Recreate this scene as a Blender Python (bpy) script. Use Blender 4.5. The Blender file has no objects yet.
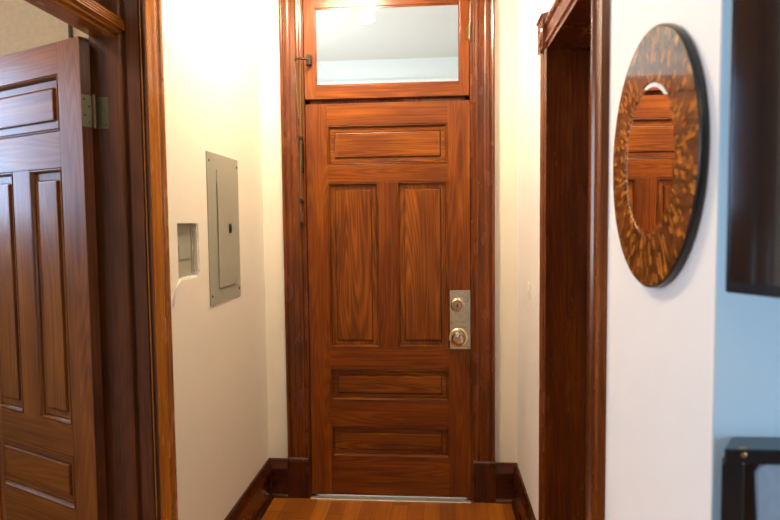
import bpy, bmesh, math, random
from mathutils import Vector, Matrix
random.seed(4)
C = bpy.context.scene.collection
S = bpy.context.scene
R = math.radians

# ------------------------------------------------------------------ camera
H = 1.495
yaw, pitch, roll = R(4.524), R(3.389), R(.616)
cam = bpy.data.cameras.new('camera'); cam.sensor_width = 36; cam.lens = 608.5/780*36
cam.clip_start = .01
cam.dof.use_dof = True; cam.dof.focus_distance = 3.1; cam.dof.aperture_fstop = 4.0
co = bpy.data.objects.new('camera', cam); C.objects.link(co); S.camera = co
fwd = Vector((-math.sin(yaw)*math.cos(pitch), math.cos(yaw)*math.cos(pitch), -math.sin(pitch)))
rgt = Vector((math.cos(yaw), math.sin(yaw), 0)); up = rgt.cross(fwd)
r2 = rgt*math.cos(roll) + up*math.sin(roll); u2 = -rgt*math.sin(roll) + up*math.cos(roll)
# image axes: a = xc cos - u sin ; b = xc sin + u cos
ra = rgt*math.cos(roll) - up*math.sin(roll); ua = rgt*math.sin(roll) + up*math.cos(roll)
m = Matrix((ra, ua, -fwd)).transposed().to_4x4(); m.translation = (0, 0, H)
co.matrix_world = m

# ------------------------------------------------------------------ world, lights, exposure
w = bpy.data.worlds.new('world'); S.world = w; w.use_nodes = True
w.node_tree.nodes['Background'].inputs[0].default_value = (.45, .68, 1, 1)
w.node_tree.nodes['Background'].inputs[1].default_value = .9
S.view_settings.view_transform = 'Standard'; S.view_settings.look = 'None'
S.view_settings.exposure = 0.0; S.view_settings.gamma = 1
def area(name, loc, direction, sx, sy, power, col):
    l = bpy.data.lights.new(name, 'AREA'); l.shape = 'RECTANGLE'; l.size = sx; l.size_y = sy
    l.energy = power; l.color = col
    o = bpy.data.objects.new(name, l); C.objects.link(o); o.location = loc
    o.rotation_euler = Vector(direction).to_track_quat('-Z', 'Y').to_euler(); return o
DAY = (.56, .76, 1)
area('daylight_living_room_left', (-2.74, -.9, 1.75), (1, 0, 0), 1.7, 1.5, 84, (.76, .87, 1))
area('daylight_living_room_right', (2.74, -.1, 1.45), (-1, 0, 0), 1.3, 1.5, 98, (.50, .76, 1))
area('daylight_side_room', (-3.74, 2.265, 2.05), (1, 0, 0), .97, 1.1, 36, (.44, .66, 1))
area('corridor_daylight', (-2.05, 4.9, 2.0), (1, .15, 0), 1.6, 1.6, 132, (.88, .96, 1))
def point(name, loc, power, col, rad):
    l = bpy.data.lights.new(name, 'POINT'); l.energy = power; l.color = col; l.shadow_soft_size = rad
    o = bpy.data.objects.new(name, l); C.objects.link(o); o.location = loc; return o
WARM = (1, .80, .56)
LA = Vector((-.50, 2.5, 3.2))      # hall lamp rose
LB = Vector((-.05, -1.0, 3.2))     # living room lamp rose
HALL_W, LIV_W, SIDE_FILL_W = 118, 5, 34

# ------------------------------------------------------------------ materials
def newmat(name):
    mt = bpy.data.materials.new(name); mt.use_nodes = True
    nt = mt.node_tree; return mt, nt, nt.nodes['Principled BSDF']
def N(nt, t, **kw):
    n = nt.nodes.new(t)
    for k, v in kw.items():
        if k in n.inputs: n.inputs[k].default_value = v
        else: setattr(n, k, v)
    return n
def ramp(nt, fac, stops):
    n = nt.nodes.new('ShaderNodeValToRGB'); e = n.color_ramp.elements
    while len(e) < len(stops): e.new(.5)
    for i, (p, c) in enumerate(stops): e[i].position = p; e[i].color = (*c, 1)
    nt.links.new(fac, n.inputs[0]); return n.outputs[0]
def mathn(nt, op, a, b=None):
    n = nt.nodes.new('ShaderNodeMath'); n.operation = op
    for i, v in enumerate((a, b)):
        if v is None: continue
        if isinstance(v, (int, float)): n.inputs[i].default_value = v
        else: nt.links.new(v, n.inputs[i])
    return n.outputs[0]
def mixc(nt, fac, a, b, mode='MIX'):
    n = nt.nodes.new('ShaderNodeMix'); n.data_type = 'RGBA'; n.blend_type = mode
    for s, v in ((n.inputs[0], fac), (n.inputs[6], a), (n.inputs[7], b)):
        if isinstance(v, (int, float)): s.default_value = v
        elif isinstance(v, tuple): s.default_value = (*v, 1)
        else: nt.links.new(v, s)
    return n.outputs[2]
def wood(name, axis, dark, mid, light, rough=.3, figure=.55, coat=.5, bump=.12):
    mt, nt, p = newmat(name)
    tc = N(nt, 'ShaderNodeTexCoord'); oi = N(nt, 'ShaderNodeObjectInfo')
    off = N(nt, 'ShaderNodeVectorMath', operation='SCALE')
    cv = N(nt, 'ShaderNodeCombineXYZ'); 
    for k, f in enumerate((3.1, 7.3, 5.7)): nt.links.new(mathn(nt, 'MULTIPLY', oi.outputs['Random'], f), cv.inputs[k])
    add = N(nt, 'ShaderNodeVectorMath', operation='ADD')
    nt.links.new(tc.outputs['Object'], add.inputs[0]); nt.links.new(cv.outputs[0], add.inputs[1])
    def mapped(a, b):
        mp = N(nt, 'ShaderNodeMapping'); s = [a, a, a]; s['xyz'.index(axis)] = b
        mp.inputs['Scale'].default_value = s; nt.links.new(add.outputs[0], mp.inputs[0]); return mp.outputs[0]
    n1 = N(nt, 'ShaderNodeTexNoise', Scale=1, Detail=1.0, Distortion=.12); nt.links.new(mapped(7.5, .55), n1.inputs['Vector'])
    rings = mathn(nt, 'SINE', mathn(nt, 'MULTIPLY', n1.outputs[0], 150))
    rings = mathn(nt, 'ADD', mathn(nt, 'MULTIPLY', rings, .5), .5)
    n2 = N(nt, 'ShaderNodeTexNoise', Scale=1, Detail=6, Roughness=.65); nt.links.new(mapped(120, 3), n2.inputs['Vector'])
    n3 = N(nt, 'ShaderNodeTexNoise', Scale=1, Detail=3, Roughness=.6); nt.links.new(mapped(9, 1.6), n3.inputs['Vector'])
    f = mathn(nt, 'ADD', mathn(nt, 'MULTIPLY', rings, .17*figure), mathn(nt, 'MULTIPLY', n2.outputs[0], .46))
    f = mathn(nt, 'ADD', f, mathn(nt, 'MULTIPLY', n3.outputs[0], .55 - .10*figure))
    c = ramp(nt, f, [(.28, dark), (.5, mid), (.74, light)])
    nt.links.new(c, p.inputs['Base Color'])
    n4 = N(nt, 'ShaderNodeTexNoise', Scale=1, Detail=4); nt.links.new(mapped(14, 5), n4.inputs['Vector'])
    rr = mathn(nt, 'ADD', rough-.06, mathn(nt, 'MULTIPLY', n4.outputs[0], .14)); nt.links.new(rr, p.inputs['Roughness'])
    p.inputs['Coat Weight'].default_value = coat*.4; p.inputs['Coat Roughness'].default_value = rough*.7; p.inputs['Specular IOR Level'].default_value = .38
    bp = N(nt, 'ShaderNodeBump', Strength=bump, Distance=.002); nt.links.new(mathn(nt, 'ADD', n2.outputs[0], mathn(nt, 'MULTIPLY', n4.outputs[0], .7)), bp.inputs['Height'])
    nt.links.new(bp.outputs[0], p.inputs['Normal']); return mt
DOORC = ((.050, .0080, .0008), (.138, .0285, .0014), (.31, .086, .0036))
PANC = ((.045, .0080, .0009), (.142, .0325, .0020), (.34, .100, .0062))
TRIMC = ((.040, .0070, .0008), (.115, .0230, .0018), (.24, .060, .0040))
BASEC = ((.016, .0025, .0008), (.050, .0085, .0012), (.115, .024, .0025))
GOLDC = ((.16, .042, .004), (.32, .105, .009), (.50, .20, .020))
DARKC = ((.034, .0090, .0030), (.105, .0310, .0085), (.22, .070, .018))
W = {}
for a in 'xyz':
    W['door'+a] = wood('pine_door_'+a, a, *DOORC, rough=.30, figure=.5)
    W['panel'+a] = wood('pine_panel_'+a, a, *PANC, rough=.32, figure=.8)
    W['trim'+a] = wood('varnished_trim_'+a, a, *TRIMC, rough=.25, figure=.3, coat=1.3)
    W['base'+a] = wood('dark_baseboard_'+a, a, *BASEC, rough=.27, figure=.3)
    W['gold'+a] = wood('golden_trim_'+a, a, *GOLDC, rough=.25, figure=.3, coat=1.2)
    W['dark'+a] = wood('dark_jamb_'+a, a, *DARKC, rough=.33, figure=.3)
SIDEC = ((.095, .024, .0030), (.215, .066, .0075), (.36, .130, .016))
for a in 'xyz': W['side'+a] = wood('old_varnish_door_'+a, a, *SIDEC, rough=.34, figure=.7 if a == 'z' else .6, coat=1.2, bump=.25)
def plain(name, col, rough=.5, metal=0, coat=0, bump=0, bscale=60, var=1, **kw):
    mt, nt, p = newmat(name)
    tc = N(nt, 'ShaderNodeTexCoord'); n = N(nt, 'ShaderNodeTexNoise', Scale=bscale, Detail=4); nt.links.new(tc.outputs['Object'], n.inputs['Vector'])
    c = ramp(nt, n.outputs[0], [(.3, tuple(x*(1-.07*var) for x in col)), (.7, tuple(min(1, x*(1+.05*var)) for x in col))])
    nt.links.new(c, p.inputs['Base Color'])
    p.inputs['Roughness'].default_value = rough; p.inputs['Metallic'].default_value = metal; p.inputs['Coat Weight'].default_value = coat
    if bump:
        bp = N(nt, 'ShaderNodeBump', Strength=bump, Distance=.002); nt.links.new(n.outputs[0], bp.inputs['Height']); nt.links.new(bp.outputs[0], p.inputs['Normal'])
    for k, v in kw.items(): p.inputs[k.replace('_', ' ')].default_value = v
    return mt
M = dict(
    wall=plain('cream_wall_paint', (.82, .775, .67), .5, bump=.01, bscale=12, var=.15),
    white=plain('white_wall_paint', (.80, .79, .80), .6, bump=0, bscale=12, var=.12),
    blue=plain('pale_blue_wall_paint', (.42, .56, .67), .6, bump=0, bscale=12, var=.12),
    beige=plain('beige_wall_paint', (.46, .34, .20), .8, bump=.1, bscale=40),
    brown=plain('tan_wall_paint', (.44, .27, .10), .8),
    ceil=plain('ceiling_paint', (.80, .77, .70), .8),
    corr=plain('corridor_paint', (.82, .85, .84), .7),
    corrlow=plain('corridor_dado_paint', (.90, .90, .84), .6),
    grey=plain('grey_enamel', (.35, .35, .28), .42, bump=.05, bscale=200),
    greyd=plain('grey_enamel_recess', (.33, .33, .26), .5, bump=.05, bscale=200),
    plaster=plain('rough_white_plaster', (.80, .76, .68), .8, bump=.8, bscale=90),
    black=plain('black_plastic', (.012, .012, .013), .3),
    gloss=plain('black_lacquer', (.006, .008, .011), .22, coat=.3),
    greypanel=plain('grey_fabric_panel', (.20, .26, .34), .7),
    brass=plain('worn_brass', (.42, .30, .14), .32, 1, bump=.3, bscale=80),
    dkbrass=plain('tarnished_brass', (.20, .135, .06), .42, 1, bump=.3, bscale=80),
    hinge=plain('tarnished_steel_hinge', (.20, .20, .12), .5, .8, bump=.3, bscale=120),
    iron=plain('dark_iron', (.035, .022, .014), .45, .7),
    silver=plain('polished_nickel', (.86, .85, .74), .2, 1, bump=1, bscale=38),
    brassy=plain('pale_brass', (.80, .72, .42), .2, 1),
    knobm=plain('pinkish_nickel', (.72, .58, .48), .22, 1),
    ivory=plain('ivory_plastic', (.88, .86, .80), .4),
    alum=plain('aluminium_threshold', (.66, .62, .52), .4, .9),
    mirror=plain('mirror_silver', (.93, .90, .86), .015, 1),
    screen=plain('dark_screen_glass', (.010, .008, .006), .08, coat=1, IOR=1.9),
)
def emis(name, col, st):
    mt, nt, p = newmat(name); p.inputs['Base Color'].default_value = (*col, 1)
    p.inputs['Emission Color'].default_value = (*col, 1); p.inputs['Emission Strength'].default_value = st; return mt
M['shade'] = emis('lit_frosted_shade', (1, .80, .50), 22)
mt, nt, p = newmat('clear_glass'); p.inputs['Transmission Weight'].default_value = 1; p.inputs['Roughness'].default_value = 0; p.inputs['IOR'].default_value = 1.5
M['glass'] = mt
# floor boards
mt, nt, p = newmat('oak_strip_floor')
tc = N(nt, 'ShaderNodeTexCoord'); sp = N(nt, 'ShaderNodeSeparateXYZ'); nt.links.new(tc.outputs['Object'], sp.inputs[0])
xs = mathn(nt, 'MULTIPLY', sp.outputs[0], 1/.083); ix = mathn(nt, 'FLOOR', xs); fx = mathn(nt, 'FRACT', xs)
wn = N(nt, 'ShaderNodeTexWhiteNoise', noise_dimensions='1D'); nt.links.new(ix, wn.inputs['W'])
ys = mathn(nt, 'ADD', mathn(nt, 'MULTIPLY', sp.outputs[1], .9), mathn(nt, 'MULTIPLY', wn.outputs[0], 5)); iy = mathn(nt, 'FLOOR', ys); fy = mathn(nt, 'FRACT', ys)
wn2 = N(nt, 'ShaderNodeTexWhiteNoise', noise_dimensions='2D'); cb = N(nt, 'ShaderNodeCombineXYZ'); nt.links.new(ix, cb.inputs[0]); nt.links.new(iy, cb.inputs[1]); nt.links.new(cb.outputs[0], wn2.inputs['Vector'])
cb2 = N(nt, 'ShaderNodeCombineXYZ'); nt.links.new(mathn(nt, 'MULTIPLY', sp.outputs[0], 70), cb2.inputs[0]); nt.links.new(mathn(nt, 'MULTIPLY', sp.outputs[1], 3), cb2.inputs[1]); nt.links.new(mathn(nt, 'MULTIPLY', wn2.outputs[0], 40), cb2.inputs[2])
gn = N(nt, 'ShaderNodeTexNoise', Scale=1, Detail=5); nt.links.new(cb2.outputs[0], gn.inputs['Vector'])
ff = mathn(nt, 'ADD', mathn(nt, 'MULTIPLY', gn.outputs[0], .6), mathn(nt, 'MULTIPLY', wn2.outputs[0], .4))
col = ramp(nt, ff, [(.2, (.15, .040, .004)), (.5, (.28, .080, .0075)), (.8, (.42, .14, .016))])
gap = mathn(nt, 'MULTIPLY', mathn(nt, 'GREATER_THAN', fx, .022), mathn(nt, 'GREATER_THAN', fy, .004))
nt.links.new(mixc(nt, gap, (.09, .028, .005), col), p.inputs['Base Color']); p.inputs['Roughness'].default_value = .32; p.inputs['Coat Weight'].default_value = .4
M['floor'] = mt
# tortoiseshell mosaic, local x-y plane, centre at origin
mt, nt, p = newmat('amber_shell_mosaic')
tc = N(nt, 'ShaderNodeTexCoord'); sp = N(nt, 'ShaderNodeSeparateXYZ'); nt.links.new(tc.outputs['Object'], sp.inputs[0])
ang = mathn(nt, 'ARCTAN2', sp.outputs[1], sp.outputs[0])
rad = mathn(nt, 'SQRT', mathn(nt, 'ADD', mathn(nt, 'POWER', sp.outputs[0], 2), mathn(nt, 'POWER', sp.outputs[1], 2)))
ai = mathn(nt, 'FLOOR', mathn(nt, 'MULTIPLY', ang, 190/6.2832)); w1 = N(nt, 'ShaderNodeTexWhiteNoise', noise_dimensions='1D'); nt.links.new(ai, w1.inputs['W'])
ri = mathn(nt, 'FLOOR', mathn(nt, 'ADD', mathn(nt, 'MULTIPLY', rad, 66), mathn(nt, 'MULTIPLY', w1.outputs[0], 3)))
cb = N(nt, 'ShaderNodeCombineXYZ'); nt.links.new(ai, cb.inputs[0]); nt.links.new(ri, cb.inputs[1])
w2 = N(nt, 'ShaderNodeTexWhiteNoise', noise_dimensions='2D'); nt.links.new(cb.outputs[0], w2.inputs['Vector'])
nn = N(nt, 'ShaderNodeTexNoise', Scale=26, Detail=4); nt.links.new(tc.outputs['Object'], nn.inputs['Vector'])
ff = mathn(nt, 'ADD', mathn(nt, 'MULTIPLY', w2.outputs[0], .70), mathn(nt, 'MULTIPLY', nn.outputs[0], .45))
nt.links.new(ramp(nt, ff, [(.28, (.010, .003, .0015)), (.44, (.050, .013, .002)), (.64, (.16, .042, .005)), (.95, (.50, .19, .022))]), p.inputs['Base Color'])
p.inputs['Roughness'].default_value = .25; p.inputs['Coat Weight'].default_value = .8; p.inputs['Coat Roughness'].default_value = .05
M['shell'] = mt

# ------------------------------------------------------------------ mesh helpers
class MB:
    def __init__(s): s.b = bmesh.new()
    def box(s, x0, x1, y0, y1, z0, z1):
        v = [s.b.verts.new((x, y, z)) for x in sorted((x0, x1)) for y in sorted((y0, y1)) for z in sorted((z0, z1))]
        for f in ((0,1,3,2), (4,6,7,5), (0,4,5,1), (2,3,7,6), (0,2,6,4), (1,5,7,3)): s.b.faces.new([v[i] for i in f])
        return s
    def prism(s, pts, vec):
        vec = Vector(vec); a = [s.b.verts.new(p) for p in pts]; b = [s.b.verts.new(Vector(p)+vec) for p in pts]
        n = len(pts)
        for i in range(n): s.b.faces.new((a[i], a[(i+1) % n], b[(i+1) % n], b[i]))
        s.b.faces.new(a[::-1]); s.b.faces.new(b); return s
    def mould(s, o, U, Nn, V, prof):
        """profile (u, d) laid from o along U with depth along Nn, run along V"""
        o, U, Nn, V = map(Vector, (o, U, Nn, V)); return s.prism([o+U*u+Nn*d for u, d in prof], V)
    def lathe(s, prof, o=(0,0,0), axis='z', seg=32):
        """closed revolve of (r, h) list"""
        o = Vector(o); rings = []
        def P(r, h, t):
            c, q = r*math.cos(t), r*math.sin(t)
            return o + (Vector((c, q, h)) if axis == 'z' else Vector((c, -h, q)) if axis == 'y' else Vector((h, c, q)))
        for r, h in prof:
            rings.append([s.b.verts.new(P(r, h, 2*math.pi*k/seg)) for k in range(seg)] if r > 1e-6 else [s.b.verts.new(P(0, h, 0))])
        for A, B in zip(rings, rings[1:]):
            for k in range(seg):
                k2 = (k+1) % seg
                if len(A) == 1 and len(B) == 1: continue
                if len(A) == 1: s.b.faces.new((A[0], B[k], B[k2]))
                elif len(B) == 1: s.b.faces.new((A[k], A[k2], B[0]))
                else: s.b.faces.new((A[k], A[k2], B[k2], B[k]))
        return s
    def tube(s, pts, r, seg=10):
        pts = [Vector(p) for p in pts]; rings = []
        for i, p in enumerate(pts):
            t = (pts[min(i+1, len(pts)-1)] - pts[max(i-1, 0)]).normalized()
            a = t.cross(Vector((0, .3, 1)) if abs(t.z) < .9 else Vector((1, 0, 0))).normalized(); b = t.cross(a)
            rr = r[i] if isinstance(r, (list, tuple)) else r
            rings.append([s.b.verts.new(p + a*rr*math.cos(2*math.pi*k/seg) + b*rr*math.sin(2*math.pi*k/seg)) for k in range(seg)])
        for A, B in zip(rings, rings[1:]):
            for k in range(seg): s.b.faces.new((A[k], A[(k+1) % seg], B[(k+1) % seg], B[k]))
        s.b.faces.new(rings[0][::-1]); s.b.faces.new(rings[-1]); return s
    def build(s, name, mat, parent=None, bevel=0, smooth=False, label=None):
        bmesh.ops.recalc_face_normals(s.b, faces=s.b.faces)
        me = bpy.data.meshes.new(name); s.b.to_mesh(me); s.b.free()
        o = bpy.data.objects.new(name, me); C.objects.link(o); me.materials.append(mat)
        if parent: o.parent = parent
        if smooth:
            for f in me.polygons: f.use_smooth = True
            md = o.modifiers.new('edges', 'EDGE_SPLIT'); md.split_angle = R(40)
        if bevel:
            md = o.modifiers.new('bevel', 'BEVEL'); md.width = bevel; md.segments = 2; md.limit_method = 'ANGLE'
        if label: o['label'] = label
        return o
def empty(name, loc, rz=0):
    o = bpy.data.objects.new(name, None); C.objects.link(o); o.location = loc; o.rotation_euler = (0, 0, rz); o.empty_display_size = .05; return o
def tag(o, label, cat=None, group=None, kind=None):
    o['label'] = label
    if cat: o['category'] = cat
    if group: o['group'] = group
    if kind: o['kind'] = kind
    return o
def struct(o, label): return tag(o, label, kind='structure')
def wallslab(name, axis, p0, p1, u0, u1, z0, z1, holes, mat, label):
    """slab between p0..p1 on axis; holes (u0,u1,z0,z1)"""
    us = sorted({u0, u1, *[h[0] for h in holes], *[h[1] for h in holes]}); zs = sorted({z0, z1, *[h[2] for h in holes], *[h[3] for h in holes]})
    b = MB()
    for a, c in zip(us, us[1:]):
        for d, e in zip(zs, zs[1:]):
            mu, mz = (a+c)/2, (d+e)/2
            if any(h[0] < mu < h[1] and h[2] < mz < h[3] for h in holes): continue
            if axis == 'x': b.box(p0, p1, a, c, d, e)
            else: b.box(a, c, p0, p1, d, e)
    bmesh.ops.remove_doubles(b.b, verts=b.b.verts, dist=1e-5)
    seen = {}
    for f in b.b.faces: seen.setdefault(tuple(sorted(v.index for v in f.verts)), []).append(f)
    b.b.verts.index_update(); seen = {}
    for f in b.b.faces: seen.setdefault(frozenset(v.index for v in f.verts), []).append(f)
    bmesh.ops.delete(b.b, geom=[f for v in seen.values() if len(v) > 1 for f in v], context='FACES_ONLY')
    return struct(b.build(name, mat), label)

# ------------------------------------------------------------------ setting
XL, XR, YD, YC, CH = -.941, .416, 3.235, .948, 3.2
struct(MB().box(-3.8, 2.8, -3.2, 6.8, -.12, 0).build('floor', M['floor']), 'narrow orange brown floorboards running towards the panelled front door')
struct(MB().box(-3.8, 2.8, -3.2, 6.8, CH, CH+.1).build('ceiling', M['ceil']), 'plain pale ceiling over the hallway and rooms')
LO = (1.19, 1.905)         # left doorway along Y
wallslab('wall_left', 'x', -1.106, XL, YC, YD, 0, CH, [(LO[0]-.018, LO[1]+.016, 0, 2.66), (2.139, 2.335, 1.297, 1.506)], M['wall'], 'cream hallway wall with the grey breaker panel and the side doorway')
RO = (1.635, 2.305)
wallslab('wall_right', 'x', XR, .62, YC, YD, 0, CH, [(RO[0], RO[1], 0, 2.136)], M['white'], 'white hallway wall carrying the round mirror and the light switch')
wallslab('wall_back', 'y', YD, 3.40, -3.8, 2.8, 0, CH, [(-.708, .176, 0, 2.70)], M['wall'], 'cream end wall around the panelled front door')
wallslab('wall_front_right', 'y', YC, 1.08, .62, 2.8, 0, CH, [], M['blue'], 'pale blue wall behind the television at the right edge')
struct(MB().box(XR+.001, .62, YC-.003, YC, 0, CH).build('wall_corner_face', M['blue']), 'pale blue end face of the hallway wall beside the television')
wallslab('wall_front_left', 'y', YC, 1.08, -2.8, -1.106, 0, CH, [], M['white'], 'white wall left of the hallway mouth, outside the view')
wallslab('wall_living_left', 'x', -2.8, -2.68, -3.2, YC, 0, CH, [(-1.75, -.05, 1.0, 2.5)], M['brown'], 'beige living room wall with a window, outside the view')
wallslab('wall_living_right', 'x', 2.68, 2.8, -3.2, YC, 0, CH, [(-.75, .55, .7, 2.2)], M['beige'], 'beige living room wall with a window at the right, outside the view')
wallslab('wall_living_rear', 'y', -3.2, -3.1, -2.68, 2.68, 0, CH, [], M['beige'], 'beige wall behind the camera')
wallslab('wall_side_room_left', 'x', -3.8, -3.68, 1.08, YD, 0, CH, [(1.78, 2.75, 1.5, 2.6)], M['beige'], 'beige outer wall of the side room with its window')
wallslab('wall_side_room_back', 'y', 2.95, 3.0, -3.68, -1.106, 0, CH, [], M['beige'], 'dim beige wall of the side room seen above the open door')
wallslab('wall_closet_right', 'x', 1.4, 1.45, 1.08, YD, 0, CH, [], M['beige'], 'beige wall beyond the right doorway')
wallslab('wall_corridor_back', 'y', 6.4, 6.5, -3.8, 2.8, 0, CH, [], M['corr'], 'bright white corridor wall seen through the transom glass')
struct(MB().box(-3.8, 2.8, 6.36, 6.4, 2.9, 2.98).build('trim_1', M['corrlow']), 'white picture rail on the corridor wall behind the transom glass')
wallslab('wall_corridor_left', 'x', -2.2, -2.1, 3.4, 6.4, 0, CH, [], M['corr'], 'white corridor side wall, left of the transom view')
wallslab('wall_corridor_right', 'x', 1.8, 1.9, 3.4, 6.4, 0, CH, [], M['corr'], 'white corridor side wall, right of the transom view')
# window frames in the rooms
def room_window(n, axis, p, u0, u1, z0, z1, label):
    b = MB(); t = .05
    def bx(a, c, d, e):
        if axis == 'x': b.box(p-.02, p+.02, a, c, d, e)
    bx(u0, u0+t, z0, z1); bx(u1-t, u1, z0, z1); bx(u0+t, u1-t, z0, z0+t); bx(u0+t, u1-t, z1-t, z1); bx(u0+t, u1-t, (z0+z1)/2-.02, (z0+z1)/2+.02)
    struct(b.build('window_%d' % n, M['ivory']), label)
room_window(2, 'x', -2.70, -1.75, -.05, 1.0, 2.5, 'sash window lighting the living room from the left')
room_window(3, 'x', 2.70, -.75, .55, .7, 2.2, 'sash window lighting the television wall from the right')
room_window(4, 'x', -3.70, 1.78, 2.75, 1.5, 2.6, 'sash window lighting the open side door')

# ---- mouldings
CAS = [(0, 0), (0, .026), (.008, .030), (.016, .026), (.019, .018), (.024, .018), (.030, .023), (.040, .0245), (.050, .023), (.056, .017), (.082, .017), (.086, .022), (.094, .026), (.102, .024), (.107, .016), (.115, .014), (.115, 0)]
def casprof(wd, proud=1.0): return [(u*wd/.115, d*proud) for u, d in CAS]
# end door casing (top continues out of view)
CF = YD
b = MB(); b.mould((-.826, CF, 0.225), (1, 0, 0), (0, -1, 0), (0, 0, 2.475), casprof(.112)); o = b.build('trim_2', W['trimz'], smooth=True); struct(o, 'moulded wooden casing left of the front door')
b = MB(); b.mould((.296, CF, 0.225), (-1, 0, 0), (0, -1, 0), (0, 0, 2.475), casprof(.112)); struct(b.build('trim_3', W['trimz'], smooth=True), 'moulded wooden casing right of the front door')
b = MB(); b.mould((-.85, CF, 2.83), (0, 0, -1), (0, -1, 0), (1.17, 0, 0), casprof(.13, 1.1)); struct(b.build('trim_4', W['trimx'], smooth=True), 'head casing above the transom window')
for n, x0, x1, lb in ((5, -.829, -.712, 'left'), (6, .182, .299, 'right')):
    b = MB().box(x0, x1, CF-.034, CF, 0, .205)
    b.mould((x0, CF, .205), (0, 0, 1), (0, -1, 0), (x1-x0, 0, 0), [(0, 0), (0, .034), (.006, .037), (.014, .034), (.02, .028), (.02, 0)])
    struct(b.build('trim_%d' % n, W['basez'], bevel=.002), 'plinth block at the foot of the front door casing, '+lb+' side')
# jamb liners of end door
jb = MB().box(-.714, -.702, CF-.012, 3.40, 0, 2.70).box(.170, .184, CF-.012, 3.40, 0, 2.70).box(-.702, .170, CF-.012, 3.40, 2.685, 2.70)
jb.box(-.702, .170, 3.2605, 3.40, 2.105, 2.19).box(-.702, -.675, 3.2605, 3.30, 0, 2.685).box(.145, .170, 3.2605, 3.30, 0, 2.685).box(-.675, .145, 3.2605, 3.30, 2.655, 2.685)
struct(jb.build('trim_7', W['trimz'], bevel=.002), 'dark wooden jamb lining of the front door opening')
# baseboards
BB = [(0, 0), (0, .020), (.150, .020), (.156, .024), (.166, .022), (.176, .015), (.186, .014), (.196, .009), (.206, .008), (.210, 0)]
def bb(n, name, o, V, Nn, label):
    b = MB(); b.mould(o, (0, 0, 1), Nn, V, BB)
    b.mould(o, (0, 0, 1), Nn, V, [(0, .020), (0, .036), (.008, .035), (.014, .030), (.018, .020)])
    struct(b.build(name, W['basey' if abs(V[1]) > abs(V[0]) else 'basex'], smooth=True), label)
bb(0, 'baseboard_left', (XL, 2.036, 0), (0, YD-2.036, 0), (1, 0, 0), 'dark stained baseboard under the breaker panel')
bb(0, 'baseboard_right', (XR, 2.43, 0), (0, YD-2.43, 0), (-1, 0, 0), 'dark stained baseboard under the light switch')
bb(0, 'baseboard_back_left', (XL, YD, 0), (.112, 0, 0), (0, -1, 0), 'short dark baseboard left of the front door')
bb(0, 'baseboard_back_right', (.299, YD, 0), (.117, 0, 0), (0, -1, 0), 'short dark baseboard right of the front door')
bb(0, 'baseboard_right_near', (XR, YC, 0), (0, 1.542-YC, 0), (-1, 0, 0), 'dark baseboard below the round mirror, out of view')
# left doorway: casing, jamb, transom bar
LC = [(0, 0), (0, .010), (.006, .019), (.018, .021), (.034, .017), (.044, .019), (.062, .021), (.082, .019), (.092, .012), (.098, .014), (.102, .020), (.118, .021), (.126, .017), (.131, 0)]
b = MB(); b.mould((XL, 1.905, 0), (0, 1, 0), (1, 0, 0), (0, 0, 2.66), LC); struct(b.build('trim_8', W['goldz'], smooth=True), 'moulded casing between the side doorway and the cream wall')
b = MB(); b.mould((XL, 1.19, 0), (0, -1, 0), (1, 0, 0), (0, 0, 2.66), LC); struct(b.build('trim_9', W['trimz'], smooth=True), 'near casing of the side doorway, just outside the view')
b = MB(); b.mould((XL, 1.06, 2.66), (0, 0, 1), (1, 0, 0), (0, .98, 0), LC); struct(b.build('trim_10', W['trimy'], smooth=True), 'head casing of the side doorway')
def jambprof(sgn):   # along x from hall side (-.935) to room side
    return [(-.925, 0), (-.925, .012), (-.936, .012), (-.938, .003), (-.944, .003), (-.946, .013), (-.985, .013), (-.987, .001), (-1.000, .001), (-1.002, .017), (-1.008, .020), (-1.050, .020), (-1.054, .010), (-1.112, .010), (-1.112, 0)]
for n, Y, s, lb in ((11, 1.905, -1, 'far'), (12, 1.19, 1, 'near')):
    pts = [Vector((x, Y + s*(d-.012 if s < 0 else d), 0)) for x, d in jambprof(s)]
    if s < 0: pts = [Vector((x, 1.917 - d, 0)) for x, d in jambprof(s)]
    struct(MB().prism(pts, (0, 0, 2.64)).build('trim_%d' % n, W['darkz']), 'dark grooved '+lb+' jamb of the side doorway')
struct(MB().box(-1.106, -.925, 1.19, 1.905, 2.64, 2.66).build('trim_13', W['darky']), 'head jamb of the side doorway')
b = MB()
reed = []
for k in range(4): reed += [(-.996, 2.1165+.0078*k), (-.988, 2.1185+.0078*k), (-.987, 2.1205+.0078*k), (-.988, 2.1225+.0078*k)]
b.prism([Vector((x, 1.19, z)) for x, z in [(-1.06, 2.098), (-1.02, 2.098), (-1.02, 2.106), (-1.004, 2.108), (-1.004, 2.113)] + reed + [(-.996, 2.1475), (-.992, 2.153), (-1.0, 2.158), (-1.03, 2.162), (-1.106, 2.162), (-1.106, 2.106), (-1.06, 2.106)]], (0, .714, 0))
struct(b.build('trim_14', W['goldy']), 'reeded wooden transom bar over the open side door')
wt = MB().box(-1.07, -1.04, 1.20, 1.90, 2.16, 2.21).box(-1.07, -1.04, 1.20, 1.25, 2.21, 2.63).box(-1.07, -1.04, 1.85, 1.90, 2.21, 2.63).box(-1.07, -1.04, 1.25, 1.85, 2.58, 2.63)
wf = struct(wt.build('window_5', W['darky']), 'dark transom sash above the side door')
MB().box(-1.058, -1.052, 1.25, 1.85, 2.21, 2.58).build('pane', M['glass'], wf)
# thin trim and corner strip in side room
struct(MB().box(-1.815, -1.800, 2.935, 2.95, 0, CH).build('trim_15', W['darkz']), 'thin brown strip on the beige wall above the open side door')

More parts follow.
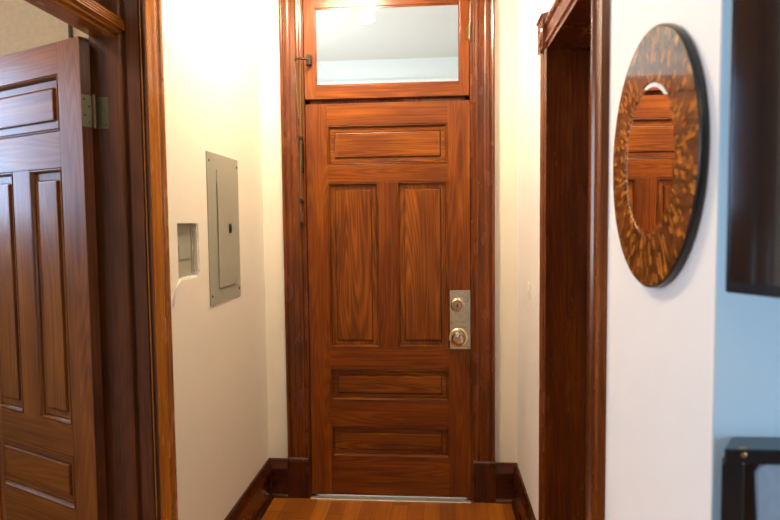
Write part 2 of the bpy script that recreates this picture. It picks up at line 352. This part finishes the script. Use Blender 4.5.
# right doorway
PR = .020
RC = [(0, 0), (0, .010), (.005, .018), (.014, .022), (.024, .020), (.028, .014), (.070, .014), (.075, .020), (.086, .024), (.096, .021), (.105, .018), (.110, 0)]
b = MB(); b.mould((XR, 2.305, 0), (0, 1, 0), (-1, 0, 0), (0, 0, 2.134), RC); struct(b.build('trim_16', W['trimz'], smooth=True), 'far moulded casing of the right doorway')
b = MB(); b.mould((XR, 1.642, 0), (0, -1, 0), (-1, 0, 0), (0, 0, 2.134), RC); struct(b.build('trim_17', W['trimz'], smooth=True), 'near moulded casing of the right doorway beside the mirror')
b = MB(); b.mould((XR, 1.642, 2.136), (0, 0, 1), (-1, 0, 0), (0, .663, 0), [(u*1.0, d*1.1) for u, d in RC]); struct(b.build('trim_18', W['trimy'], smooth=True), 'moulded head casing over the right doorway')
def cblock(n, y0, y1, lb):
    b = MB().box(XR-.030, XR, y0, y1, 2.134, 2.242)
    b.mould((XR, y0, 2.242), (0, 0, 1), (-1, 0, 0), (0, y1-y0, 0), [(0, 0), (0, .030), (.006, .036), (.012, .036), (.016, .02), (.024, 0)])
    b.lathe([(.0, -.034), (.012, -.034), (.016, -.031), (.024, -.031), (.028, -.034), (.036, -.034), (.040, -.030)], (XR, (y0+y1)/2, 2.188), 'x', 24)
    struct(b.build('trim_%d' % n, W['trimz']), 'square corner block of the right doorway casing, '+lb+' end')
cblock(19, 2.303, 2.418, 'far'); cblock(20, 1.529, 1.644, 'near')
b = MB()
for Y, s in ((2.305, -1), (1.635, 1)):
    b.prism([Vector((x, Y + s*(d-.008), 0)) for x, d in ((.400, 0), (.400, .012), (.486, .012), (.486, .024), (.545, .024), (.545, .012), (.62, .012), (.62, 0))], (0, 0, 2.136))
b.box(.400, .62, 1.64, 2.30, 2.124, 2.140); b.box(.486, .545, 1.65, 2.29, 2.112, 2.124)
struct(b.build('trim_21', W['trimz']), 'dark wooden jamb lining inside the right doorway')

# ------------------------------------------------------------------ panelled door builder
def panel_mesh(x0, x1, z0, z1):
    b = MB(); yb = .030
    loops = [(0, 0.0005), (.0015, .007), (.003, .007), (.0035, -.0005), (.006, -.001), (.009, .005), (.0115, .012), (.012, .020), (.0145, .020), (.015, .0135), (.036, .0145), (.037, .019), (.039, .019), (.0415, .007), (.045, .006)]
    rings = [[b.b.verts.new(p) for p in ((x0+i, y, z0+i), (x1-i, y, z0+i), (x1-i, y, z1-i), (x0+i, y, z1-i))] for i, y in loops]
    for A, B in zip(rings, rings[1:]):
        for k in range(4): b.b.faces.new((A[k], A[(k+1) % 4], B[(k+1) % 4], B[k]))
    b.b.faces.new(rings[-1])
    bk = [b.b.verts.new(p) for p in ((x0, yb, z0), (x1, yb, z0), (x1, yb, z1), (x0, yb, z1))]
    for k in range(4): b.b.faces.new((rings[0][(k+1) % 4], rings[0][k], bk[k], bk[(k+1) % 4]))
    b.b.faces.new(bk[::-1]); return b
def panelled_door(root, wd, ht, st, mun, rows, key, z0=.012):
    """rows: list of (zlow, zhigh, split); local x 0..wd, front y=0 facing -y, .036 thick"""
    T = .036
    MB().box(0, st, 0, T, z0, ht).build('stile', W[key+'z'], root, bevel=.0012)
    MB().box(wd-st, wd, 0, T, z0, ht).build('stile', W[key+'z'], root, bevel=.0012)
    zs = [z0] + [v for r in rows for v in r[:2]] + [ht]
    for a, c in zip(zs[::2], zs[1::2]): MB().box(st, wd-st, 0.0004, T-.0004, a, c).build('rail', W[key+'x'], root, bevel=.001)
    pk = 'panel' if key == 'door' else key
    for a, c, sp in rows:
        if sp:
            mx = wd/2
            MB().box(mx-mun/2, mx+mun/2, 0.0004, T-.0004, a, c).build('muntin', W[key+'z'], root, bevel=.001)
            panel_mesh(st, mx-mun/2, a, c).build('panel', W[pk+'z'], root); panel_mesh(mx+mun/2, wd-st, a, c).build('panel', W[pk+'z'], root)
        else: panel_mesh(st, wd-st, a, c).build('panel', W[pk+'x'], root)

# ------------------------------------------------------------------ end door + transom window
d1 = struct(empty('door_1', (-.696, 3.218, 0)), 'varnished six-panel wooden front door at the end of the hallway with a nickel lock plate')
panelled_door(d1, .864, 2.130, .114, .098, [(.232, .402, 0), (.543, .716, 0), (.833, 1.716, 1), (1.809, 2.018, 0)], 'door', z0=.018)
pl = MB().box(.757, .8635, -.004, 0, .827, 1.141).build('lock_plate', M['silver'], d1, bevel=.0015, label='polished nickel lock plate')
MB().lathe([(0, .004), (.030, .004), (.029, .009), (.014, .014), (.012, .030), (.020, .036), (.031, .046), (.033, .056), (.027, .068), (.014, .072), (.012, .069), (0, .069)], (.798, 0, .893), 'y', 32).build('door_knob', M['knobm'], pl, smooth=True)
MB().lathe([(.0, .003), (.036, .004), (.035, .010), (.028, .016), (.024, .016), (.022, .012), (.017, .012), (.015, .018), (0, .019)], (.796, 0, 1.064), 'y', 32).build('deadbolt', M['knobm'], pl, smooth=True)
MB().lathe([(0, .004), (.047, .004), (.050, .007), (.046, .011), (.036, .012), (.034, .007), (0, .007)], (.802, 0, .890), 'y', 40).build('knob_rose', M['brassy'], pl, smooth=True)
MB().box(.7935, .7985, -.021, -.018, 1.056, 1.072).build('keyhole', M['iron'], pl)
# threshold
th = MB().mould((-.700, 3.215, 0), (0, 1, 0), (0, 0, 1), (.868, 0, 0), [(-.018, 0), (-.016, .003), (0, .006), (.05, .008), (.15, .008), (.17, 0)]).build('door_threshold', M['alum'])
tag(th, 'thin pale metal threshold strip on the floor under the front door', 'threshold')

wr = struct(empty('window_1', (-.700, 3.222, 2.15)), 'glazed transom window above the front door in a varnished frame')
X0, X1 = -.700, .168; gx0, gx1, gz0, gz1 = -.640, .118, 2.226, 2.628
def loc(b, **k): return b
f = MB(); L = lambda x: x+.700; Z = lambda z: z-2.15
f.box(L(X0)+.002, L(gx0), 0, .034, Z(2.157), Z(2.684)).box(L(gx1), L(X1)-.002, 0, .034, Z(2.157), Z(2.684))
f.build('stile', W['doorz'], wr, bevel=.002)
f = MB().box(L(gx0), L(gx1), .0005, .0335, Z(2.157), Z(gz0)).build('bottom_rail', W['doorx'], wr, bevel=.002)
f = MB().box(L(gx0), L(gx1), .0005, .0335, Z(gz1), Z(2.684)).build('top_rail', W['doorx'], wr, bevel=.002)
b = MB(); t = .007
b.box(L(gx0), L(gx1), .006, .014, Z(gz0), Z(gz0)+t).box(L(gx0), L(gx1), .006, .014, Z(gz1)-t, Z(gz1)).box(L(gx0), L(gx0)+t, .006, .014, Z(gz0)+t, Z(gz1)-t).box(L(gx1)-t, L(gx1), .006, .014, Z(gz0)+t, Z(gz1)-t)
b.build('glazing_bead', W['doorx'], wr)
MB().box(L(gx0), L(gx1), .015, .019, Z(gz0), Z(gz1)).build('pane', M['glass'], wr)
hg = MB().box(L(.150), L(.172), -.006, 0, Z(2.44), Z(2.51)); hg.lathe([(0, Z(2.435)), (.005, Z(2.435)), (.005, Z(2.515)), (0, Z(2.515))], (L(.168), -.008, 0), 'z', 12)
hg.build('hinge', M['dkbrass'], wr)

# transom operator rod on left casing
rd = tag(empty('transom_operator', (-.720, 3.182, 1.48)), 'slim dark metal transom operating rod with a lever on the left door casing', 'window opener')
def q(x, y, z): return (x+.703, y-3.185, z-1.48)
MB().tube([q(-.705, 3.186, 1.49), q(-.699, 3.186, 1.90), q(-.693, 3.184, 2.345)], .0052, 10).build('rod', M['dkbrass'], rd, smooth=True)
MB().tube([q(-.724, 3.180, 2.352), q(-.708, 3.168, 2.356), q(-.690, 3.166, 2.356), q(-.650, 3.172, 2.352)], [.003, .006, .0065, .005], 10).build('lever', M['iron'], rd, smooth=True)
MB().box(.703-.664, .703-.640, .010, .040, 2.330-1.48, 2.385-1.48).build('sash_bracket', M['iron'], rd, bevel=.002)
MB().tube([q(-.722, 3.183, 2.345), q(-.715, 3.184, 2.22), q(-.704, 3.184, 2.05)], .003, 8).build('link_arm', M['dkbrass'], rd, smooth=True)
for z in (1.50, 1.62, 1.95):
    MB().lathe([(0, z-1.48-.012), (.008, z-1.48-.012), (.010, z-1.48), (.008, z-1.48+.012), (0, z-1.48+.012)], (-.703+.703+(-.704+.703), .001, 0), 'z', 14).box(-.012, .010, .002, .034, z-1.485, z-1.475).build('guide_bracket', M['iron'], rd)
MB().box(.000, .014, .000, .030, 1.77-1.48, 1.93-1.48).build('slide_handle', M['iron'], rd, bevel=.003)

# ------------------------------------------------------------------ left open door
ang = math.atan2(-.429, .903)   # local +x points from free end ... placed so local x=wd is hinge edge
WL = .705
Fp = Vector((-1.112, 1.850, 0)); dd = Vector((-.903, .429, 0))
org = Fp + dd*WL
d2 = struct(empty('door_2', org, ang), 'brown five-panel side door standing open into the left room')
panelled_door(d2, WL, 2.090, .117, .098, [(.232, .402, 0), (.545, .731, 0), (.835, 1.690, 1), (1.806, 1.990, 0)], 'side')
MB().box(WL-.0002, WL+.0008, .001, .035, .014, 2.088).build('hinge_edge_shade', W['darkz'], d2)  # thin dark wood strip, shade on the hinge edge put into its colour
for zc in (1.862, .30):
    hl = MB().box(WL, WL+.0015, .001, .035, zc-.05, zc+.05).build('hinge', M['hinge'], d2)
    for k, (u, v) in enumerate(((.010, .036), (.026, .014), (.010, -.014), (.026, -.036))):
        MB().lathe([(0, WL+.0016), (.0032, WL+.0022), (.0022, WL+.0028), (0, WL+.0026)], (0, u, zc+v), 'x', 10).build('screw', M['iron'], hl)
    MB().lathe([(0, zc-.054), (.005, zc-.052), (.0055, zc+.052), (0, zc+.056)], (WL+.006, .041, 0), 'z', 14).build('hinge_knuckle', M['dkbrass'], d2)
# jamb leaves belong to the jamb
for k, zc in enumerate((1.862, .30)):
    jl = MB().box(-1.098, -1.052, 1.9045, 1.9070, zc-.05, zc+.05)
    for u, v in ((-1.085, .036), (-1.066, .014), (-1.082, -.014), (-1.062, -.036)): jl.lathe([(0, .0040), (.0034, .0030), (.0034, .0), (0, 0)], (u, 1.9045-.002, zc+v), 'y', 10)
    o = jl.build('hinge_leaf', M['hinge'])
    tag(o, 'tarnished hinge leaf screwed to the side door jamb, ' + ('upper one beside the top door panel' if k == 0 else 'lower one near the floor'), 'hinge')
# little hook over the door
hk = MB().box(WL-.040, WL-.034, -.004, .040, 2.0905, 2.094).box(WL-.041, WL-.033, -.004, -.001, 2.092, 2.125).build('door_hook', M['iron'], d2, label='small dark metal hook standing on the door top')

# ------------------------------------------------------------------ right doorway door (closed, deep in the opening)
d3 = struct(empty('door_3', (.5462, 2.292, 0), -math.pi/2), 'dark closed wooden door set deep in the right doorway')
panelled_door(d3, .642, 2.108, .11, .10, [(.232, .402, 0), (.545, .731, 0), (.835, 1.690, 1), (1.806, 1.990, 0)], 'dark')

# ------------------------------------------------------------------ breaker panel on left wall: local x -> along Y
bp_ = tag(empty('breaker_panel', (XL, 2.6245, 1.483)), 'grey metal electrical breaker panel with a small black latch on the cream wall', 'electrical panel')
MB().box(0, .005, -.1925, .1925, -.318, .318).build('cover_plate', M['grey'], bp_, bevel=.0015)
dr = MB().box(.005, .009, -.092, .128, -.255, .252).build('panel_door', M['grey'], bp_, bevel=.001)
MB().box(.009, .0115, .036, .070, -.020, .020).box(.0115, .0145, .043, .062, -.010, .010).build('latch', M['black'], dr, bevel=.001)
MB().tube([(.009, -.094, -.20), (.009, -.094, .20)], .003, 8).build('hinge', M['greyd'], bp_)
for y in (-.172, .172):
    for z in (-.282, .282): MB().lathe([(0, .0075), (.005, .0070), (.006, .005), (0, .005)], (0, y, z), 'x', 12).build('screw', M['iron'], bp_)
# recessed box
ac = tag(empty('recessed_box', (XL, 2.237, 1.4015)), 'small grey recessed wall box with rough plaster edges left of the breaker panel', 'wall box')
MB().box(-.030, -.018, -.098, .098, -.1045, .1045).build('back_plate', M['greyd'], ac)
e = MB(); 
rng = random.Random(2)
n = 14
for i in range(n):   # ragged plaster lip
    z = -.1045 + .209*i/n; e.box(-.018, -.003+rng.uniform(-.004, .002), .098-rng.uniform(.006, .014), .098, z, z+.209/n)
for i in range(n):
    y = -.098 + .196*i/n; e.box(-.018, -.004, y, y+.196/n, -.1045, -.1045+rng.uniform(.002, .007))
e.build('plaster_edge', M['plaster'], ac)
MB().box(-.018, -.014, .062, .070, -.09, .09).box(-.018, -.0155, -.05, .05, -.03, .02).build('cover_seam', M['grey'], ac)
cb_ = MB().tube([(XL-.010, 2.150, 1.300), (XL+.004, 2.140, 1.296), (XL+.004, 2.115, 1.280), (XL+.004, 2.095, 1.255), (XL+.004, 2.086, 1.21)], .0028, 8).build('white_cable', M['ivory'], smooth=True)
tag(cb_, 'thin white cable hanging from the lower corner of the recessed wall box', 'cable')

# light switch on right wall
ls = tag(empty('light_switch', (XR, 2.80, 1.165)), 'ivory light switch plate on the cream wall beyond the right doorway', 'light switch')
MB().box(-.006, 0, -.036, .036, -.058, .058).build('switch_plate', M['ivory'], ls, bevel=.003)
MB().box(-.010, -.006, -.010, .010, -.022, .022).build('rocker', M['ivory'], ls, bevel=.002)

# ------------------------------------------------------------------ round mirror on right wall (local z = away from wall)
MY, MS = 1.205, 1.0
mr = tag(empty('round_mirror', (XR, MY, 1.612)), 'round mirror in a wide amber brown shell mosaic frame on the white wall', 'mirror')
mr.rotation_euler = (R(90), 0, R(-90)); mr.scale = (.99, 1.04, 1)
MB().lathe([(.229, .003), (.233, .005), (.233, .014), (.230, .0165), (.140, .0165), (.1368, .0150), (.1368, .003), (.229, .003)], (0, 0, 0), 'z', 128).build('frame', M['shell'], mr)
MB().lathe([(.2332, .003), (.2345, .004), (.2345, .014), (.2335, .0155), (.2315, .0168), (.2325, .003)], (0, 0, 0), 'z', 96).build('rim', M['black'], mr, smooth=True)
gl = MB().lathe([(0, .0152), (.129, .0152), (.1366, .0147), (.1366, .004), (0, .004)], (0, 0, 0), 'z', 96).build('mirror_glass', M['mirror'], mr)

# ------------------------------------------------------------------ television
al = R(26.5); tr = Vector((math.sin(al), -math.cos(al), 0))   # left edge -> right edge
tv = tag(empty('television', (.4085, .902, 1.392), math.atan2(tr.y, tr.x)), 'black flat screen television angled on a wall arm at the right edge', 'television')
TW, TH = .97, .57
b = MB().box(0, TW, 0, .016, 0, TH); b.build('bezel', M['gloss'], tv, bevel=.003)
MB().box(.010, TW-.010, -.0012, 0, .016, TH-.010).build('screen', M['screen'], tv)
MB().box(.06, TW-.06, .016, .045, .05, TH-.06).build('back_shell', M['black'], tv, bevel=.01)
arm = MB().box(TW/2-.1, TW/2+.1, .045, .055, TH/2-.1, TH/2+.1)
mi = tv.rotation_euler.z
def tl(x, y, z):
    v = Matrix.Rotation(-mi, 3, 'Z') @ (Vector((x, y, z)) - Vector((.4085, .902, 1.392))); return tuple(v)
arm.tube([(TW/2, .05, TH/2), tl(.86, .70, 1.685)], .014, 10).tube([tl(.86, .70, 1.685), tl(.95, .938, 1.685)], .014, 10)
arm.tube([tl(.95, .930, 1.60), tl(.95, .930, 1.77)], .018, 10)
arm.build('wall_arm', M['black'], tv)

# ------------------------------------------------------------------ black framed stand
cbn = tag(empty('black_cabinet', (.408, .888, 0)), 'glossy black cabinet with a grey inset panel below the television', 'cabinet')
def plan(inset, z0, z1, fy=0):
    return MB().prism([Vector((x, y, z0)) for x, y in ((inset, fy+.003), (inset+.004, fy), (.62, fy), (.62, .056), (inset+.040, .056), (inset+.030, .050))], (0, 0, z1-z0))
plan(.002, .04, 1.150, .012).build('carcass', M['gloss'], cbn, bevel=.002)
plan(0, 1.146, 1.168).build('top', M['gloss'], cbn, bevel=.005)
def fr(pts, y0, y1):
    return MB().prism([Vector((x, y1, z)) for x, z in pts], (0, y0-y1, 0))
fr([(.046, 1.132), (.052, 1.142), (.060, 1.146), (.566, 1.142), (.574, 1.138), (.580, 1.128), (.545, .14), (.105, .14)], .004, .012).build('inset_panel', M['greypanel'], cbn, bevel=.002)
MB().box(0, .030, .004, .012, .06, 1.148).box(.59, .62, .004, .012, .06, 1.148).box(.03, .59, .004, .012, .06, .11).build('door_frame', M['gloss'], cbn, bevel=.003)
MB().lathe([(0, .004), (.006, .001), (.010, -.003), (.008, -.006), (0, -.008)], (.026, .012-.01, 1.160), 'y', 16).build('corner_stud', M['brass'], cbn, smooth=True)
for x in (.03, .59): MB().box(x-.02, x+.02, .016, .050, 0, .04).build('foot', M['black'], cbn)

# ------------------------------------------------------------------ ceiling lamps
def lamp(base, label, watts, drop):
    r = tag(empty('ceiling_light', base), label, 'ceiling light', 'glass shaded ceiling lights')
    MB().lathe([(0, 0), (.07, 0), (.072, -.012), (.05, -.026), (.016, -.034), (.012, -.055), (0, -.057)], (0, 0, 0), 'z', 32).build('rose', M['brass'], r, smooth=True)
    D_ = Vector((0, 0, -drop)); MB().lathe([(0, -.05), (.007, -.05), (.007, -drop-.03), (.018, -drop-.04), (.018, -drop-.056), (0, -drop-.065)], (0, 0, 0), 'z', 20).build('stem', M['brass'], r, smooth=True)
    for k in range(3):
        a = 2*math.pi*k/3 + .9; c = Vector((math.cos(a), math.sin(a), 0))
        am = MB().tube([tuple(D_ + Vector((0, 0, -.045))), tuple(D_ + c*.05 + Vector((0, 0, -.06))), tuple(D_ + c*.10 + Vector((0, 0, -.052))), tuple(D_ + c*.115 + Vector((0, 0, -.06)))], .006, 8).build('arm', M['brass'], r, smooth=True)
        e = c*.118
        MB().lathe([(.014, -.058), (.026, -.066), (.036, -.085), (.043, -.110), (.056, -.132), (.054, -.132), (.040, -.110), (.032, -.085), (.022, -.068), (.012, -.062), (.014, -.058)], (e.x, e.y, -drop), 'z', 24).build('shade', M['shade'], am, smooth=True)
        p = base + e + Vector((0, 0, -.125-drop)); point('bulb_light', p, watts/3, WARM, .03)
lamp(LA, 'three-shaded glowing ceiling light in the hallway near the cream wall', HALL_W, .225)
lamp(LB, 'three-shaded glowing ceiling light in the living room behind the camera', LIV_W, .12)
lamp(Vector((-2.1, 1.35, 3.2)), 'added three-shaded ceiling light, unseen in the side room, warming the open door', SIDE_FILL_W, .12)  # unseen lamp added to throw warm light on the open door's front
